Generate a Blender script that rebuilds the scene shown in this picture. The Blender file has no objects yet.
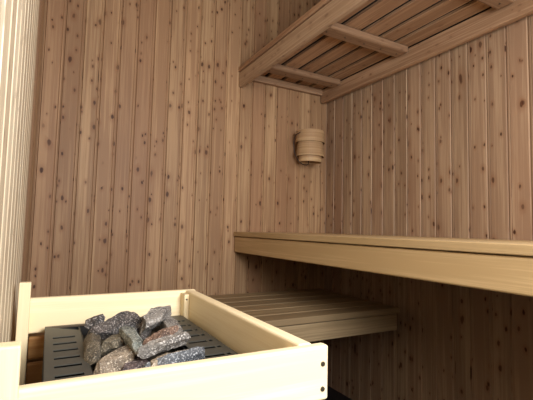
import bpy, bmesh, math, random
from mathutils import Vector, Matrix, noise
random.seed(7)
SC = bpy.context.scene
COL = SC.collection
EYE = 1.007                      # eye height; heights below are written relative to the eye and lifted by EYE
CX, DY, LX = 1.655, 2.2, -0.068  # right wall, back wall, left wall
FY = -0.42                       # front wall (with the window)
CEIL = 2.62

# ------------------------------------------------------------------ materials
class NT:
    def __init__(self, name):
        self.m = bpy.data.materials.new(name); self.m.use_nodes = True
        self.t = self.m.node_tree; self.t.nodes.clear()
        self.out = self.n('ShaderNodeOutputMaterial'); self.b = self.n('ShaderNodeBsdfPrincipled')
        self.t.links.new(self.b.outputs[0], self.out.inputs[0])
    def n(self, typ, **kw):
        x = self.t.nodes.new(typ)
        for k, v in kw.items(): setattr(x, k, v)
        return x
    def l(self, a, b): self.t.links.new(a, b)
    def val(self, sock, v):
        if hasattr(v, 'is_output') or isinstance(v, bpy.types.NodeSocket): self.l(v, sock)
        else: sock.default_value = v
    def math(self, op, a, b=0.0, c=None, clamp=False):
        x = self.n('ShaderNodeMath', operation=op, use_clamp=clamp)
        self.val(x.inputs[0], a); self.val(x.inputs[1], b)
        if c is not None: self.val(x.inputs[2], c)
        return x.outputs[0]
    def mix(self, fac, a, b, blend='MIX'):
        x = self.n('ShaderNodeMix', data_type='RGBA', blend_type=blend)
        self.val(x.inputs[0], fac); self.val(x.inputs[6], a); self.val(x.inputs[7], b)
        return x.outputs[2]
    def ramp(self, fac, stops):
        x = self.n('ShaderNodeValToRGB'); e = x.color_ramp.elements
        while len(e) < len(stops): e.new(0.5)
        for i, (p, c) in enumerate(stops):
            e[i].position = p; e[i].color = (*c, 1) if len(c) == 3 else c
        self.val(x.inputs[0], fac); return x.outputs[0]
    def smooth(self, v, lo, hi, a=0.0, b=1.0):
        x = self.n('ShaderNodeMapRange', interpolation_type='SMOOTHSTEP')
        self.val(x.inputs[0], v); self.val(x.inputs[1], lo); self.val(x.inputs[2], hi)
        x.inputs[3].default_value = a; x.inputs[4].default_value = b
        return x.outputs[0]

def C3(r, g, b):   # sRGB 0-255 -> linear
    f = lambda v: (v/255/12.92) if v/255 <= 0.04045 else ((v/255+0.055)/1.055)**2.4
    return (f(r), f(g), f(b), 1)

def wood(name, light, dark, tint, grain=70., stretch=2.0, knots=0.0, knot_col=(62, 34, 20), rough=0.55, vary=0.5, bump=0.15, spec=0.25):
    """UV: u runs across the grain, v along it (metres); 'rnd' is a value per board."""
    T = NT(name)
    uv = T.n('ShaderNodeUVMap', uv_map='UVMap').outputs[0]
    rnd = T.n('ShaderNodeAttribute', attribute_name='rnd', attribute_type='GEOMETRY').outputs['Fac']
    sep = T.n('ShaderNodeSeparateXYZ'); T.l(uv, sep.inputs[0])
    u, v = sep.outputs[0], sep.outputs[1]
    vo = T.math('MULTIPLY_ADD', rnd, 41.7, v)
    def coord(su, sv, w=0.0):
        c = T.n('ShaderNodeCombineXYZ')
        T.l(T.math('MULTIPLY', u, su), c.inputs[0]); T.l(T.math('MULTIPLY', vo, sv), c.inputs[1])
        T.l(T.math('MULTIPLY_ADD', rnd, 13.0, w), c.inputs[2]); return c.outputs[0]
    n1 = T.n('ShaderNodeTexNoise'); n1.inputs['Scale'].default_value = 1; n1.inputs['Detail'].default_value = 3
    T.l(coord(grain, stretch), n1.inputs['Vector'])
    n2 = T.n('ShaderNodeTexNoise'); n2.inputs['Scale'].default_value = 1; n2.inputs['Detail'].default_value = 2
    T.l(coord(14, 1.1, 3.0), n2.inputs['Vector'])
    n3 = T.n('ShaderNodeTexNoise'); n3.inputs['Scale'].default_value = 1; n3.inputs['Detail'].default_value = 4
    T.l(coord(grain*4, stretch*5, 7.0), n3.inputs['Vector'])
    g = T.math('ADD', T.math('MULTIPLY', n1.outputs['Fac'], 0.55), T.math('MULTIPLY', n2.outputs['Fac'], 0.55))
    g = T.math('MULTIPLY_ADD', n3.outputs['Fac'], 0.25, T.math('SUBTRACT', g, 0.17))
    col = T.mix(T.smooth(g, 0.36, 0.58), light, dark)
    wn = T.n('ShaderNodeTexWhiteNoise', noise_dimensions='1D'); T.l(T.math('MULTIPLY', rnd, 917.3), wn.inputs['W'])
    col = T.mix(T.math('MULTIPLY', wn.outputs['Value'], vary), col, tint)
    hs = T.n('ShaderNodeHueSaturation'); T.l(col, hs.inputs['Color'])
    wn2 = T.n('ShaderNodeTexWhiteNoise', noise_dimensions='1D'); T.l(T.math('MULTIPLY_ADD', rnd, 333.1, 5.0), wn2.inputs['W'])
    T.l(T.math('MULTIPLY_ADD', wn2.outputs['Value'], 0.36*vary, 1-0.18*vary), hs.inputs['Value'])
    col = hs.outputs[0]
    if knots > 0:
        for (su, sv, thr, r0, r1, wz) in ((16., 8.5, 0.58, 0.035, 0.135, 0.0), (27., 15., 0.74, 0.06, 0.15, 5.0), (9., 3.2, 0.80, 0.03, 0.10, 9.0)):
            vor = T.n('ShaderNodeTexVoronoi', voronoi_dimensions='2D'); vor.inputs['Scale'].default_value = 1
            nn = T.n('ShaderNodeTexNoise'); nn.inputs['Scale'].default_value = 3.0; T.l(coord(su*1.5, sv*1.5, 1.0), nn.inputs['Vector'])
            cc = coord(su, sv, wz)
            ad = T.n('ShaderNodeMix', data_type='VECTOR'); ad.inputs[0].default_value = 0.11
            T.l(cc, ad.inputs[4]); T.l(nn.outputs['Color'], ad.inputs[5])
            T.l(ad.outputs[1], vor.inputs['Vector'])
            sc = T.n('ShaderNodeSeparateColor'); T.l(vor.outputs['Color'], sc.inputs[0])
            keep = T.smooth(sc.outputs[0], thr, thr+0.02)
            rad = T.math('MULTIPLY_ADD', sc.outputs[1], r1-r0, r0)
            d = vor.outputs['Distance']
            q = T.math('DIVIDE', d, rad)
            core = T.math('MULTIPLY', T.smooth(q, 0.55, 1.15, 1.0, 0.0), keep)
            halo = T.math('MULTIPLY', T.smooth(q, 0.8, 3.2, 1.0, 0.0), keep)
            col = T.mix(T.math('MULTIPLY', halo, 0.32*knots), col, C3(120, 72, 42))
            col = T.mix(T.math('MULTIPLY', core, T.math('MULTIPLY_ADD', sc.outputs[2], 0.42*knots, 0.56*knots)), col, C3(*knot_col))
    T.l(col, T.b.inputs['Base Color'])
    T.b.inputs['Roughness'].default_value = rough
    T.b.inputs['Specular IOR Level'].default_value = spec
    bp = T.n('ShaderNodeBump'); bp.inputs['Strength'].default_value = bump; bp.inputs['Distance'].default_value = 0.001
    T.l(n3.outputs['Fac'], bp.inputs['Height']); T.l(bp.outputs[0], T.b.inputs['Normal'])
    return T.m

def plain(name, col, rough=0.5, metal=0.0, nscale=60, amt=0.25):
    T = NT(name)
    n = T.n('ShaderNodeTexNoise'); n.inputs['Scale'].default_value = nscale; n.inputs['Detail'].default_value = 4
    tc = T.n('ShaderNodeTexCoord'); T.l(tc.outputs['Object'], n.inputs['Vector'])
    c2 = tuple(x*(1-amt) for x in col[:3]) + (1,)
    T.l(T.mix(n.outputs['Fac'], col, c2), T.b.inputs['Base Color'])
    T.b.inputs['Roughness'].default_value = rough; T.b.inputs['Metallic'].default_value = metal
    return T.m

def rock_mat(name, base, alt, speck, rough=0.75):
    T = NT(name)
    tc = T.n('ShaderNodeTexCoord').outputs['Object']
    a = T.n('ShaderNodeTexNoise'); a.inputs['Scale'].default_value = 28; a.inputs['Detail'].default_value = 5; T.l(tc, a.inputs['Vector'])
    b = T.n('ShaderNodeTexNoise'); b.inputs['Scale'].default_value = 260; b.inputs['Detail'].default_value = 3; T.l(tc, b.inputs['Vector'])
    v = T.n('ShaderNodeTexVoronoi'); v.inputs['Scale'].default_value = 210; T.l(tc, v.inputs['Vector'])
    col = T.mix(T.smooth(a.outputs['Fac'], 0.38, 0.62), base, alt)
    col = T.mix(T.smooth(b.outputs['Fac'], 0.50, 0.68), col, speck)
    col = T.mix(T.math('MULTIPLY', T.smooth(v.outputs['Distance'], 0.15, 0.35, 1.0, 0.0), 0.5), col, C3(38, 36, 36))
    T.l(col, T.b.inputs['Base Color']); T.b.inputs['Roughness'].default_value = rough
    bp = T.n('ShaderNodeBump'); bp.inputs['Strength'].default_value = 0.7; bp.inputs['Distance'].default_value = 0.002
    T.l(b.outputs['Fac'], bp.inputs['Height']); T.l(bp.outputs[0], T.b.inputs['Normal'])
    return T.m

M = {}
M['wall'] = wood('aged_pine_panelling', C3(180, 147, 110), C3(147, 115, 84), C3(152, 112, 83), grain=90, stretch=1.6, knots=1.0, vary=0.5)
M['wall_grey'] = wood('greyed_pine_panelling', C3(176, 149, 119), C3(142, 115, 90), C3(148, 114, 90), grain=90, stretch=1.6, knots=1.0, vary=0.5)
M['wall_pale'] = wood('pale_panelling', C3(226, 212, 184), C3(198, 178, 148), C3(206, 186, 156), grain=90, stretch=1.6, knots=0.4, vary=0.5)  # lighter panelling tone for the left wall
M['bench'] = wood('bench_wood', C3(204, 176, 132), C3(184, 155, 111), C3(194, 164, 120), grain=150, stretch=2.2, vary=0.4)
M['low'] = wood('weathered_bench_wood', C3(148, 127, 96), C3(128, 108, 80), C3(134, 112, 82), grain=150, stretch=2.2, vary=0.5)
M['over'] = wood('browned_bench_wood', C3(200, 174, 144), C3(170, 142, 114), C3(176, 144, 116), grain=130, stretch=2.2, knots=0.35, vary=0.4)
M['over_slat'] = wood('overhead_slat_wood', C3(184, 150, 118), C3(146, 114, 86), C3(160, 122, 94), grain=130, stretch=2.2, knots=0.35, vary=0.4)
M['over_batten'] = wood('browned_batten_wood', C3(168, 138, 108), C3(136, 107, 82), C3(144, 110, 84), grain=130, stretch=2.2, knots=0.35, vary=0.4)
M['guard'] = wood('pale_spruce', C3(244, 228, 192), C3(234, 214, 172), C3(238, 216, 174), grain=120, stretch=2.0, vary=0.35)
M['slatdark'] = wood('amber_spruce', C3(190, 146, 92), C3(160, 112, 64), C3(170, 122, 74), grain=120, stretch=2.0, vary=0.4)
M['lamp'] = wood('bent_wood', C3(188, 158, 118), C3(158, 126, 92), C3(170, 138, 100), grain=160, stretch=1.5, vary=0.2)
M['steel'] = plain('dark_grey_steel', C3(76, 76, 70), 0.5, 0.2, 300, 0.2)
M['steel2'] = plain('black_steel', C3(40, 38, 36), 0.6, 0.1, 80, 0.3)
M['rim'] = plain('brown_grey_steel', C3(96, 82, 66), 0.5, 0.2, 60, 0.3)
M['screw'] = plain('screw_steel', C3(92, 86, 72), 0.4, 0.7)
M['cable'] = plain('cable_rubber', C3(46, 34, 28), 0.6)
M['ceil'] = M['wall']
M['floor'] = plain('dark_floor', C3(34, 34, 40), 0.5, 0.0, 20, 0.3)

# ------------------------------------------------------------------ mesh helpers
class MB:
    """collects boxes and prisms with grain UVs into ONE mesh"""
    def __init__(self):
        self.bm = bmesh.new(); self.uv = self.bm.loops.layers.uv.new('UVMap'); self.r = self.bm.faces.layers.float.new('rnd')
    def _uv(self, faces, axis, rnd, off=None):
        off = random.random()*5 if off is None else off
        o = [i for i in range(3) if i != axis]
        for f in faces:
            f[self.r] = rnd; f.normal_update(); n = f.normal
            k = max(range(3), key=lambda i: abs(n[i]))
            for lp in f.loops:
                c = lp.vert.co
                if k == axis: a, b = c[o[0]], c[o[1]]*6
                else:
                    a = c[o[0]] if k == o[1] else c[o[1]]
                    b = c[axis]
                lp[self.uv].uv = (a+off, b)
    def box(self, x0, x1, y0, y1, z0, z1, axis=0, bev=0.0, seg=2, rnd=None, z=True):
        E_ = EYE if z else 0
        tb = bmesh.new()
        vs = [tb.verts.new((x, y, zz+E_)) for x in (x0, x1) for y in (y0, y1) for zz in (z0, z1)]
        for idx in ((0,1,3,2),(4,6,7,5),(0,4,5,1),(2,3,7,6),(0,2,6,4),(1,5,7,3)): tb.faces.new([vs[i] for i in idx])
        if bev > 0: bmesh.ops.bevel(tb, geom=list(tb.edges), offset=bev, segments=seg, affect='EDGES', profile=0.5)
        bmesh.ops.recalc_face_normals(tb, faces=list(tb.faces))
        self.merge(tb, axis, random.random() if rnd is None else rnd); return self
    def merge(self, tb, axis=0, rnd=0.5):
        mp = {v: self.bm.verts.new(v.co) for v in tb.verts}
        nf = []
        for f in tb.faces:
            try: nf.append(self.bm.faces.new([mp[v] for v in f.verts]))
            except ValueError: pass
        tb.free(); self._uv(nf, axis, rnd); return self
    def prism(self, pts, axis, a0, a1, grain=None, rnd=None, bev=0.0):
        """polygon pts (in the two other axes, in order) extruded along axis; coordinates are final (eye not added)"""
        tb = bmesh.new(); o = [i for i in range(3) if i != axis]
        def mk(p, a):
            c = [0, 0, 0]; c[axis] = a; c[o[0]], c[o[1]] = p; return tb.verts.new(c)
        A = [mk(p, a0) for p in pts]; B = [mk(p, a1) for p in pts]; n = len(pts)
        tb.faces.new(A); tb.faces.new(B[::-1])
        for i in range(n): tb.faces.new((A[i], B[i], B[(i+1) % n], A[(i+1) % n]))
        bmesh.ops.recalc_face_normals(tb, faces=list(tb.faces))
        if bev > 0: bmesh.ops.bevel(tb, geom=list(tb.edges), offset=bev, segments=2, affect='EDGES', profile=0.5)
        self.merge(tb, axis if grain is None else grain, random.random() if rnd is None else rnd); return self
    def build(self, name, mat, parent=None, smooth=False):
        me = bpy.data.meshes.new(name); self.bm.to_mesh(me); self.bm.free()
        if smooth:
            for p in me.polygons: p.use_smooth = True
        return link(name, me, mat, parent)

def link(name, me, mat, parent=None):
    o = bpy.data.objects.new(name, me); COL.objects.link(o)
    if mat: me.materials.append(mat)
    if parent is None:
        # origin at the base centre of the mesh
        xs = [v.co for v in me.vertices]
        c = Vector(((min(p.x for p in xs)+max(p.x for p in xs))/2, (min(p.y for p in xs)+max(p.y for p in xs))/2, min(p.z for p in xs)))
        me.transform(Matrix.Translation(-c)); o.location = c
    else:
        root = parent
        base = Vector((0, 0, 0)); p = parent
        while p is not None: base += p.location; p = p.parent
        me.transform(Matrix.Translation(-base)); o.parent = root
    return o

def thing(name, loc, label, cat, group=None):
    o = bpy.data.objects.new(name, None); COL.objects.link(o); o.location = loc
    o.empty_display_size = 0.05
    o['label'] = label; o['category'] = cat
    if group: o['group'] = group
    return o
def tag(o, label, cat, group=None):
    o['label'] = label; o['category'] = cat
    if group: o['group'] = group
    return o
def struct(o): o['kind'] = 'structure'; return o

def screw(parent, x, y, z, axis=1, r=0.0048):
    bm = bmesh.new()
    bmesh.ops.create_cone(bm, cap_ends=True, segments=16, radius1=r, radius2=r*0.8, depth=0.003)
    R = Matrix.Rotation(math.radians(90), 4, 'X') if axis == 1 else (Matrix.Rotation(math.radians(90), 4, 'Y') if axis == 0 else Matrix.Identity(4))
    bm.transform(Matrix.Translation((x, y, z+EYE)) @ R)
    me = bpy.data.meshes.new('screw'); bm.to_mesh(me); bm.free()
    return link('screw', me, M['screw'], parent)

# ------------------------------------------------------------------ room shell
PIT = 0.0882
def panel(mb, start, a_lo, a_hi, z0, z1, fixed, sign, axis):
    """tongue-and-groove boards. axis 0: wall runs along x at y=fixed; axis 1: runs along y at x=fixed; sign = side the room is on"""
    k0 = math.floor((a_lo-start)/PIT)
    k = k0
    while start+k*PIT < a_hi:
        s = start+k*PIT; e = s+PIT
        prof = [(0.0, -0.007), (0.0022, -0.007), (0.0062, 0.0), (PIT-0.0125, 0.0), (PIT-0.0105, -0.0035), (PIT-0.0085, -0.0012), (PIT-0.0022, -0.0014), (PIT, -0.007)]
        pts = []
        for (q, d) in prof:
            a = min(max(s+q, a_lo), a_hi); pts.append((a, d))
        cl = []
        for p in pts:
            if not cl or abs(cl[-1][0]-p[0]) > 1e-6: cl.append(p)
        if len(cl) >= 2:
            back = -0.02
            poly = cl+[(cl[-1][0], back), (cl[0][0], back)]
            if axis == 0: P = [(a, fixed+sign*d) for a, d in poly]
            else: P = [(fixed+sign*d, a) for a, d in poly]
            mb.prism(P, 2, z0, z1, grain=2)
        k += 1
    return mb
b = MB(); panel(b, 0.024, LX-0.02, CX+0.02, 0, CEIL, DY, -1, 0); struct(b.build('wall_back', M['wall']))
b = MB(); panel(b, 0.872, FY, DY, 0, CEIL, CX, -1, 1); struct(b.build('wall_right', M['wall_grey']))
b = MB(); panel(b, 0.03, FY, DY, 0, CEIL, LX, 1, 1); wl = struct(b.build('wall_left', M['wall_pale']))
wl.data.materials.append(M['wall']); wl.data.materials.append(M['over_slat'])   # boards step browner: the shade towards the corner is put into their colour
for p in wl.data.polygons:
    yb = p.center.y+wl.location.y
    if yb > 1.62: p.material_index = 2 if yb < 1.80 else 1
DX0, DX1, DZ0, DZ1 = 0.12, 1.05, 1.14, 1.86
b = MB(); panel(b, 0.0, DX1, CX, 0, CEIL, FY, 1, 0); panel(b, 0.0, LX-0.02, DX0, 0, CEIL, FY, 1, 0); panel(b, 0.0, DX0, DX1, DZ1, CEIL, FY, 1, 0); panel(b, 0.0, DX0, DX1, 0, DZ0, FY, 1, 0)
struct(b.build('wall_front', M['wall']))
b = MB()
for i in range(20): b.box(LX-0.01+i*0.09, LX-0.01+(i+1)*0.09-0.004, FY-0.01, DY+0.01, CEIL-0.003, CEIL+0.02, axis=1, z=False)
b.box(LX-0.02, CX+0.02, FY-0.02, DY+0.02, CEIL+0.018, CEIL+0.03, axis=1, z=False)
struct(b.build('ceiling', M['ceil']))
b = MB().box(LX-0.3, CX+0.3, FY-1.2, DY+0.05, -0.05, 0, z=False); struct(b.build('floor', M['floor']))
b = MB()
b.box(DX0-0.05, DX0, FY-0.02, FY+0.012, DZ0, DZ1, axis=2, z=False).box(DX1, DX1+0.05, FY-0.02, FY+0.012, DZ0, DZ1, axis=2, z=False)
b.box(DX0-0.05, DX1+0.05, FY-0.02, FY+0.012, DZ1, DZ1+0.05, z=False).box(DX0-0.05, DX1+0.05, FY-0.02, FY+0.012, DZ0-0.05, DZ0, z=False)
struct(b.build('window_1', M['guard']))

# ------------------------------------------------------------------ upper bench
ub = thing('sauna_bench', (1.3, 1.0, EYE-0.15), 'long pale upper bench along the right wall at eye height', 'bench')
ub.location.z = EYE-0.143
Y0, Y1 = FY+0.0005, DY-0.0005
n = 6; w_ = (1.6625-0.978)/n
for i in range(n):
    x0 = 0.978+i*w_
    MB().box(x0, x0+w_-0.008, Y0, Y1, -0.049, -0.022, axis=1, bev=0.003).build('slat', M['bench'], ub)
MB().box(0.985, 1.012, Y0, Y1-0.002, -0.143, -0.0525, axis=1, bev=0.006, seg=3).build('front_board', M['bench'], ub)
MB().box(1.612, CX-0.0005, Y0, Y1, -0.143, -0.05, axis=1, bev=0.004).build('back_board', M['bench'], ub)
for y in (0.3, 1.1, 2.05):
    MB().box(1.013, 1.611, y, y+0.07, -0.085, -0.0495, axis=0, bev=0.004).build('bearer', M['bench'], ub)

# ------------------------------------------------------------------ overhead bench
ob = thing('sauna_bench', (1.3, 1.0, EYE+0.862), 'brown slatted bench overhead under the ceiling, seen from below', 'bench')
edges = [0.978, 1.06, 1.172, 1.290, 1.402, 1.510, 1.62]
for i in range(6):
    MB().box(edges[i], edges[i+1]-0.026, Y0, Y1, 0.958, 0.985 if i == 0 else 0.974, axis=1, bev=0.003).build('slat', M['over_slat'], ob)
MB().box(1.050, 1.640, Y0, Y1-0.001, 0.9742, 0.983, axis=1).build('gap_shade_sheet', M['steel2'], ob)  # added dark sheet over the slats, makes their gaps look shaded
MB().box(0.984, 1.014, Y0, Y1-0.002, 0.862, 0.9555, axis=1, bev=0.007, seg=3).build('front_board', M['over'], ob)
MB().box(1.598, 1.632, Y0, Y1-0.006, 0.866, 0.957, axis=1, bev=0.006, seg=3).build('wall_board', M['over_slat'], ob)
MB().box(1.0145, 1.5995, Y1-0.028, Y1-0.001, 0.915, 0.957, axis=0, bev=0.004).build('end_board', M['over_batten'], ob)
for y in (1.955, 1.412, 0.87, 0.33):
    t = MB().box(1.0145, 1.585, y, y+0.085, 0.921, 0.9575, axis=0, bev=0.012, seg=3).build('batten', M['over_batten'], ob)
    for sx in (1.06, 1.17, 1.29, 1.4, 1.51): screw(t, sx+0.03, y+0.045, 0.9205, 2, 0.004)

# ------------------------------------------------------------------ lower bench
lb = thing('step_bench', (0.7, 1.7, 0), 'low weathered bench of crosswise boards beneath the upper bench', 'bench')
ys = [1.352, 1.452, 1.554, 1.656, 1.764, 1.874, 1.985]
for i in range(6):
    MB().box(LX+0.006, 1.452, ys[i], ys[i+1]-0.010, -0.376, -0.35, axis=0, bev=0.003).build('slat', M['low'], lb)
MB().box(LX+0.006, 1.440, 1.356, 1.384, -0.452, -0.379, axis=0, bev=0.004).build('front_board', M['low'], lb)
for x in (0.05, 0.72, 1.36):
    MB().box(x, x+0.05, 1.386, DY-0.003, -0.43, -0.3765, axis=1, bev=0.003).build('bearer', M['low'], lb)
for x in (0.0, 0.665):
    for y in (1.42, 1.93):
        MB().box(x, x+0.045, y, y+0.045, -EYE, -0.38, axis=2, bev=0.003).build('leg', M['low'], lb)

# ------------------------------------------------------------------ guard rail round the heater
GT, GB = -0.2, -0.293
gd = thing('heater_guard', (0.19, 0.9, 0), 'pale wooden guard frame of rails and posts boxed around the stones', 'guard rail')
fr = MB().box(-0.03, 0.444, 0.574, 0.595, GB, GT, axis=0, bev=0.005, seg=3).build('front_rail', M['guard'], gd)
screw(fr, 0.431, 0.5735, -0.231); screw(fr, 0.431, 0.5735, -0.273)
rr = MB().box(0.395, 0.424, 0.5955, 1.246, GB, GT, axis=1, bev=0.005, seg=3).build('side_rail', M['guard'], gd)
br = MB().box(-0.034, 0.43, 1.2465, 1.268, GB, GT, axis=0, bev=0.005, seg=3).build('back_rail', M['guard'], gd)
# posts: the two beside the left wall stand taller than the rails
MB().box(-0.056, -0.0285, 1.222, 1.246, -EYE, -0.155, axis=2, bev=0.0025).build('post', M['guard'], gd)
MB().box(-0.0555, -0.019, 0.548, 0.573, -EYE, -0.141, axis=2, bev=0.0025).build('post', M['guard'], gd)
cp = MB().box(0.379, 0.3945, 1.205, 1.246, -EYE, -0.207, axis=2, bev=0.002).build('post', M['guard'], gd); cp['label'] = 'short inner corner post'
screw(cp, 0.3865, 1.2045, -0.222, 1, 0.003)
MB().box(0.379, 0.3945, 0.596, 0.634, -EYE, -0.215, axis=2, bev=0.002).build('post', M['guard'], gd)
for z0, z1 in ((-0.360, -0.303), (-0.428, -0.371), (-0.55, -0.44)):
    MB().box(-0.0275, 0.43, 1.2465, 1.266, z0, z1, axis=0, bev=0.004).build('back_slat', M['slatdark'], gd)
for z0, z1 in ((-0.40, -0.305), (-0.51, -0.412)):
    MB().box(-0.018, 0.438, 0.574, 0.595, z0, z1, axis=0, bev=0.004).build('front_slat', M['guard'], gd)
    MB().box(0.395, 0.424, 0.5955, 1.246, z0, z1, axis=1, bev=0.004).build('side_slat', M['guard'], gd)

# ------------------------------------------------------------------ heater
HX0, HX1, HY0, HY1, HZ = 0.009, 0.377, 0.65, 1.226, -0.272
ht = thing('sauna_heater', ((HX0+HX1)/2, (HY0+HY1)/2, 0), 'dark steel sauna heater with slotted top plates either side of stones', 'heater')
b = MB()
for (x0, x1, y0, y1) in ((HX0, HX1, HY0, HY0+0.006), (HX0, HX1, HY1-0.006, HY1), (HX0, HX0+0.006, HY0+0.006, HY1-0.006), (HX1-0.006, HX1, HY0+0.006, HY1-0.006)):
    b.box(x0, x1, y0, y1, -0.88, HZ-0.006, axis=2)
b.box(HX0, HX1, HY0, HY1, -0.885, -0.88)
b.build('body', M['steel2'], ht)
MB().box(HX0, HX1, HY1-0.012, HY1, HZ-0.005, HZ-0.0005).build('rim', M['rim'], ht)
MB().box(HX0, HX1, HY0, HY0+0.01, HZ-0.005, HZ-0.0005).build('rim', M['rim'], ht)
BX0, BX1 = 0.088, 0.292
b = MB()
b.box(BX0, BX1, HY0+0.011, HY1-0.013, -0.306, -0.300)
b.box(BX0, BX0+0.004, HY0+0.011, HY1-0.013, -0.300, HZ-0.005).box(BX1-0.004, BX1, HY0+0.011, HY1-0.013, -0.300, HZ-0.005)
b.build('stone_tray', M['steel2'], ht)

def slot_plate(x0, x1, y0, y1, slots, holes, z, thick, warp, mirror=False):
    """flat plate with real slots: a cell grid with the slot cells left out"""
    xs = sorted({x0, x1, *[s[0] for s in slots], *[s[1] for s in slots], *[h[0] for h in holes], *[h[1] for h in holes]})
    yy = sorted({y0, y1, *[s[2] for s in slots], *[s[3] for s in slots]})
    cut = slots+holes
    bm = bmesh.new(); V = {}
    def v(i, j):
        if (i, j) not in V: V[i, j] = bm.verts.new(warp(xs[i], yy[j]))
        return V[i, j]
    for i in range(len(xs)-1):
        for j in range(len(yy)-1):
            cx, cy = (xs[i]+xs[i+1])/2, (yy[j]+yy[j+1])/2
            if any(a < cx < b_ and c < cy < d for a, b_, c, d in cut): continue
            bm.faces.new((v(i, j), v(i+1, j), v(i+1, j+1), v(i, j+1)))
    r = bmesh.ops.extrude_face_region(bm, geom=list(bm.faces))
    for g in r['geom']:
        if isinstance(g, bmesh.types.BMVert): g.co.z -= thick
    bmesh.ops.recalc_face_normals(bm, faces=list(bm.faces))
    return bm
SY = [1.090, 1.035, 0.980, 0.925, 0.872, 0.815, 0.76]
def warpL(x, y):   # the rear edge of the left plate is cut on a slant
    t = max(0, (y-1.105)/(1.213-1.105)); yb = 1.213-(x-HX0)*0.80
    return (x, y if t == 0 else 1.105+t*(yb-1.105), HZ+EYE+0.001)
bm = slot_plate(HX0, 0.0875, HY0+0.01, 1.213, [(0.026, 0.074, y-0.007, y+0.007) for y in SY], [], 0, 0.0015, warpL)
me = bpy.data.meshes.new('top_plate'); bm.to_mesh(me); bm.free(); link('top_plate', me, M['steel'], ht)
def warpR(x, y): return (x, y, HZ+EYE+0.001)
bm = slot_plate(0.2925, HX1, HY0+0.01, 1.213, [(0.305, 0.350, y-0.007, y+0.007) for y in [1.145]+SY], [(0.355, 0.364, y-0.007, y+0.007) for y in [1.145]+SY], 0, 0.0015, warpR)
me = bpy.data.meshes.new('top_plate'); bm.to_mesh(me); bm.free(); link('top_plate', me, M['steel'], ht)
for x in (HX0+0.02, HX1-0.05):
    for y in (HY0+0.03, HY1-0.06): MB().box(x, x+0.03, y, y+0.03, -EYE, -0.885, axis=2).build('leg', M['steel2'], ht)

# ------------------------------------------------------------------ stones
RM = dict(
    grey=rock_mat('grey_stone', C3(138, 132, 124), C3(92, 87, 82), C3(196, 190, 182)),
    olive=rock_mat('olive_stone', C3(98, 88, 70), C3(70, 64, 54), C3(150, 138, 118)),
    dark=rock_mat('dark_stone', C3(78, 71, 66), C3(50, 47, 46), C3(158, 150, 144)),
    tan=rock_mat('tan_stone', C3(142, 126, 106), C3(100, 88, 74), C3(190, 176, 156)),
    purple=rock_mat('purple_stone', C3(88, 72, 70), C3(56, 48, 50), C3(156, 142, 136)),
    green=rock_mat('green_grey_stone', C3(130, 132, 122), C3(84, 88, 82), C3(186, 186, 176)),
    blue=rock_mat('blue_grey_stone', C3(92, 94, 97), C3(60, 63, 68), C3(164, 166, 168)),
    red=rock_mat('red_stone', C3(116, 90, 74), C3(78, 60, 51), C3(172, 146, 126)))
def stone(P1, P2, w, h, mat, label, seed, roll=0.0, over=0.018):
    rg = random.Random(seed)
    a, b_ = Vector(P1), Vector(P2); c = (a+b_)/2+Vector((0, 0, EYE)); ax = (b_-a); L = ax.length+over; ax.normalize()
    side = Vector((0, 0, 1)).cross(ax).normalized(); up = ax.cross(side)
    R = Matrix((ax, side, up)).transposed() @ Matrix.Rotation(roll, 3, 'X')
    planes = []
    for s in (-1, 1):
        planes.append((Vector((s, rg.uniform(-.35, .35), rg.uniform(-.35, .35))).normalized(), rg.uniform(.88, 1.0)))
        planes.append((Vector((rg.uniform(-.25, .25), s, rg.uniform(-.35, .35))).normalized(), rg.uniform(.75, .95)))
        planes.append((Vector((rg.uniform(-.2, .2), rg.uniform(-.3, .3), s)).normalized(), rg.uniform(.72, .95)))
    for _ in range(8):
        d = Vector((rg.gauss(0, 1), rg.gauss(0, 1), rg.gauss(0, 1))).normalized(); planes.append((d, rg.uniform(.60, .96)))
    bm = bmesh.new(); bmesh.ops.create_icosphere(bm, subdivisions=5, radius=1)
    off = Vector((seed*3.7, seed*1.3, seed*9.1))
    for v in bm.verts:
        d = v.co.normalized()
        r = min((q/d.dot(n_) for n_, q in planes if d.dot(n_) > 1e-4), default=1.0)
        p = d*min(r, 1.25)
        p = Vector((p.x*L/2, p.y*w/2, p.z*h/2))
        p += d*(noise.fractal(p*55+off, 1.0, 2.0, 4)*0.0026 + noise.noise(p*22+off)*0.0022)
        v.co = R @ p
    me = bpy.data.meshes.new('sauna_stone'); bm.to_mesh(me); bm.free(); me.materials.append(RM[mat])
    o = bpy.data.objects.new('sauna_stone', me); COL.objects.link(o); o.location = c
    return tag(o, label, 'stone', 'stones heaped on the sauna heater')
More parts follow.
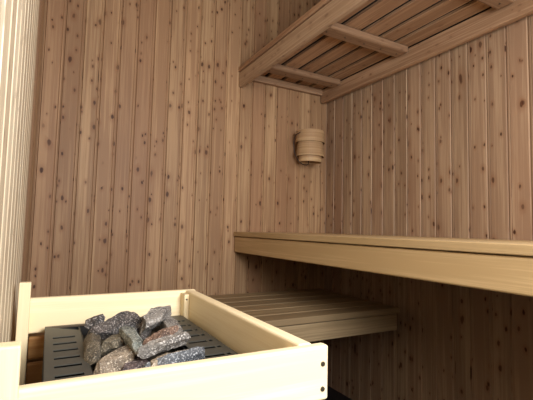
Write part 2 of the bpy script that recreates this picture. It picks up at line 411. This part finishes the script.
ST = [
 ((.116,1.120,-.266),(.100,.885,-.272),0.047,0.053,'olive','olive grey stone standing upright against the left slotted plate'),
 ((.118,1.040,-.252),(.213,1.100,-.238),0.059,0.048,'dark','large dark stone with a pale ridge at the rear left of the heap'),
 ((.112,1.125,-.262),(.132,1.110,-.252),0.038,0.044,'dark','small dark knob of stone at the far left back corner of the heap'),
 ((.121,.940,-.268),(.168,.975,-.262),0.052,0.048,'olive','rounded brown grey stone behind the long tan one on the left'),
 ((.091,.800,-.268),(.171,.885,-.256),0.045,0.044,'tan','long tan stone slanting up from the front left corner of the heap'),
 ((.128,.822,-.282),(.205,.855,-.278),0.066,0.046,'purple','dark purplish stone low at the front middle, behind the front rail'),
 ((.166,.985,-.258),(.182,.845,-.256),0.043,0.037,'green','pale greenish wedge of stone pointing forward in the middle of the heap'),
 ((.180,1.015,-.262),(.220,1.085,-.252),0.038,0.040,'blue','small blue-grey stone tucked beside the large dark ridged stone'),
 ((.203,1.015,-.265),(.262,1.130,-.258),0.059,0.048,'dark','speckled dark stone at the rear middle of the heap'),
 ((.221,.985,-.246),(.310,1.100,-.228),0.047,0.048,'grey','grey stone at the top right, highest of the heap, with pale ridge'),
 ((.181,.850,-.240),(.262,.915,-.222),0.034,0.030,'red','reddish brown stone lying on top near the middle right'),
 ((.303,1.085,-.255),(.268,.860,-.250),0.049,0.048,'grey','light grey stone sloping down along the right slotted plate'),
 ((.176,.812,-.252),(.264,.835,-.244),0.047,0.035,'grey','long grey stone lying level beneath the reddish brown one'),
 ((.191,.785,-.262),(.267,.815,-.254),.034,.028,'tan','flat tan stone between the long grey one and blue-grey one'),
 ((.188,.785,-.274),(.300,.812,-.266),0.047,0.041,'blue','long blue-grey stone at the front right corner of the heap')]
SETTLE = [(-0.0026, -0.0012, -0.0085), (-0.0015, -0.006, -0.008), (-0.003, -0.0244, 0.011), (0.0052, -0.0074, 0.0001), (-0.0037, 0.0009, -0.0082), (0.0007, -0.0063, -0.0064), (0.0014, 0.0019, 0.0087), (0.0033, -0.0037, -0.0075), (0.0016, 0.0084, -0.0028), (-0.0034, 0.0024, 0.008), (0.0083, -0.001, -0.0033), (-0.0039, 0.0043, -0.0068), (0.0028, 0.0064, 0.008), (-0.0036, 0.0004, -0.008), (-0.006, -0.004, 0.0004)]   # small shifts so that the stones rest against each other
for i, s in enumerate(ST):
    o = stone(*s, seed=i+11, roll=random.uniform(-.5, .5)); o.location += Vector(SETTLE[i])

# ------------------------------------------------------------------ tiered wooden wall lamp
LXc, LYc = 1.452, 2.098
lp = thing('wall_lamp', (LXc, LYc, EYE+0.43), 'small tiered bent-wood lamp shade on the back wall near the corner', 'lamp')
def band(r0, r1, z0, z1, th=0.005, n=40):
    bm = bmesh.new(); uv = bm.loops.layers.uv.new('UVMap'); rl = bm.faces.layers.float.new('rnd')
    prof = [(r0, z0), (r1, z1), (r1-th, z1), (r0-th, z0)]
    rings = []
    for k in range(n):
        a = 2*math.pi*k/n
        rings.append([bm.verts.new((LXc+r*math.cos(a), LYc+0.90*r*math.sin(a), z+EYE)) for r, z in prof])
    for k in range(n):
        A, B = rings[k], rings[(k+1) % n]
        for j in range(4):
            f = bm.faces.new((A[j], B[j], B[(j+1) % 4], A[(j+1) % 4])); f[rl] = r0
            for q, lpp in enumerate(f.loops):
                kk = k if q in (0, 3) else k+1
                lpp[uv].uv = (lpp.vert.co.z, kk/n*0.6)
    bmesh.ops.recalc_face_normals(bm, faces=list(bm.faces))
    me = bpy.data.meshes.new('shade_band'); bm.to_mesh(me); bm.free()
    for p in me.polygons: p.use_smooth = False
    return link('shade_band', me, M['lamp'], lp)
band(0.098, 0.092, 0.553, 0.628); band(0.094, 0.083, 0.464, 0.560); band(0.076, 0.077, 0.428, 0.474)
b = MB(); b.prism([(LXc+0.079*math.cos(t*math.pi/12), LYc+0.9*0.079*math.sin(t*math.pi/12)) for t in range(24)], 2, EYE+0.47, EYE+0.476); b.build('inner_disc', M['lamp'], lp)
MB().box(LXc-0.03, LXc+0.03, 2.165, DY-0.0005, 0.49, 0.60, axis=2, bev=0.003).build('back_plate', M['lamp'], lp)
cu = bpy.data.curves.new('cable', 'CURVE'); cu.dimensions = '3D'; cu.bevel_depth = 0.0026; cu.bevel_resolution = 2
sp = cu.splines.new('BEZIER')
cp_ = [(-0.090, -0.02, 0.61), (-0.134, -0.03, 0.575), (-0.142, -0.03, 0.51), (-0.122, -0.03, 0.445), (-0.080, -0.03, 0.408), (-0.03, -0.02, 0.410), (0.0, 0.03, 0.475)]
sp.bezier_points.add(len(cp_)-1)
for q, p in zip(sp.bezier_points, cp_):
    q.co = (p[0], p[1], p[2]-0.43); q.handle_left_type = q.handle_right_type = 'AUTO'
co = bpy.data.objects.new('cable_curve', cu); COL.objects.link(co)
dg = bpy.context.evaluated_depsgraph_get(); me = bpy.data.meshes.new_from_object(co.evaluated_get(dg)); me.name = 'cable'
bpy.data.objects.remove(co); cob = bpy.data.objects.new('cable', me); COL.objects.link(cob); me.materials.clear(); me.materials.append(M['cable']); cob.parent = lp

# ------------------------------------------------------------------ camera
def ray(px, py): return Vector((px-266.5, -(py-200), 400.0))
Yv = ray(47.5, 223.5).normalized()
Xv = ray(1000, 246); Xv = (Xv-Xv.dot(Yv)*Yv).normalized()
Zv = Xv.cross(Yv)
if Zv.y < 0: Zv = -Zv
right = Vector((Xv.x, Yv.x, Zv.x)); up = Vector((Xv.y, Yv.y, Zv.y)); fwd = Vector((Xv.z, Yv.z, Zv.z))
cam = bpy.data.cameras.new('camera'); cam.lens = 400/533*36; cam.sensor_width = 36; cam.clip_start = 0.01
co = bpy.data.objects.new('camera', cam); COL.objects.link(co)
R = Matrix((right, up, -fwd)).transposed()
co.matrix_world = Matrix.Translation((0, 0, EYE)) @ R.to_4x4()
SC.camera = co

# ------------------------------------------------------------------ light: daylight through the window in the front wall
L = bpy.data.lights.new('window_daylight', 'AREA'); L.shape = 'RECTANGLE'; L.size = 0.8; L.size_y = 0.9; L.energy = 54; L.color = (0.97, 0.98, 1.0)
lo = bpy.data.objects.new('window_daylight', L); COL.objects.link(lo); lo.location = (0.60, -0.50, 1.50)
d = Vector((0.15, 1.6, 0.95))-lo.location; lo.rotation_euler = d.to_track_quat('-Z', 'Y').to_euler()
W = bpy.data.worlds.new('World'); SC.world = W; W.use_nodes = True
W.node_tree.nodes['Background'].inputs[0].default_value = (0.9, 0.95, 1.0, 1); W.node_tree.nodes['Background'].inputs[1].default_value = 0.5

vs = SC.view_settings
vs.view_transform = 'Standard'; vs.look = 'None'; vs.gamma = 1; vs.exposure = 0.2; vs.use_curve_mapping = False
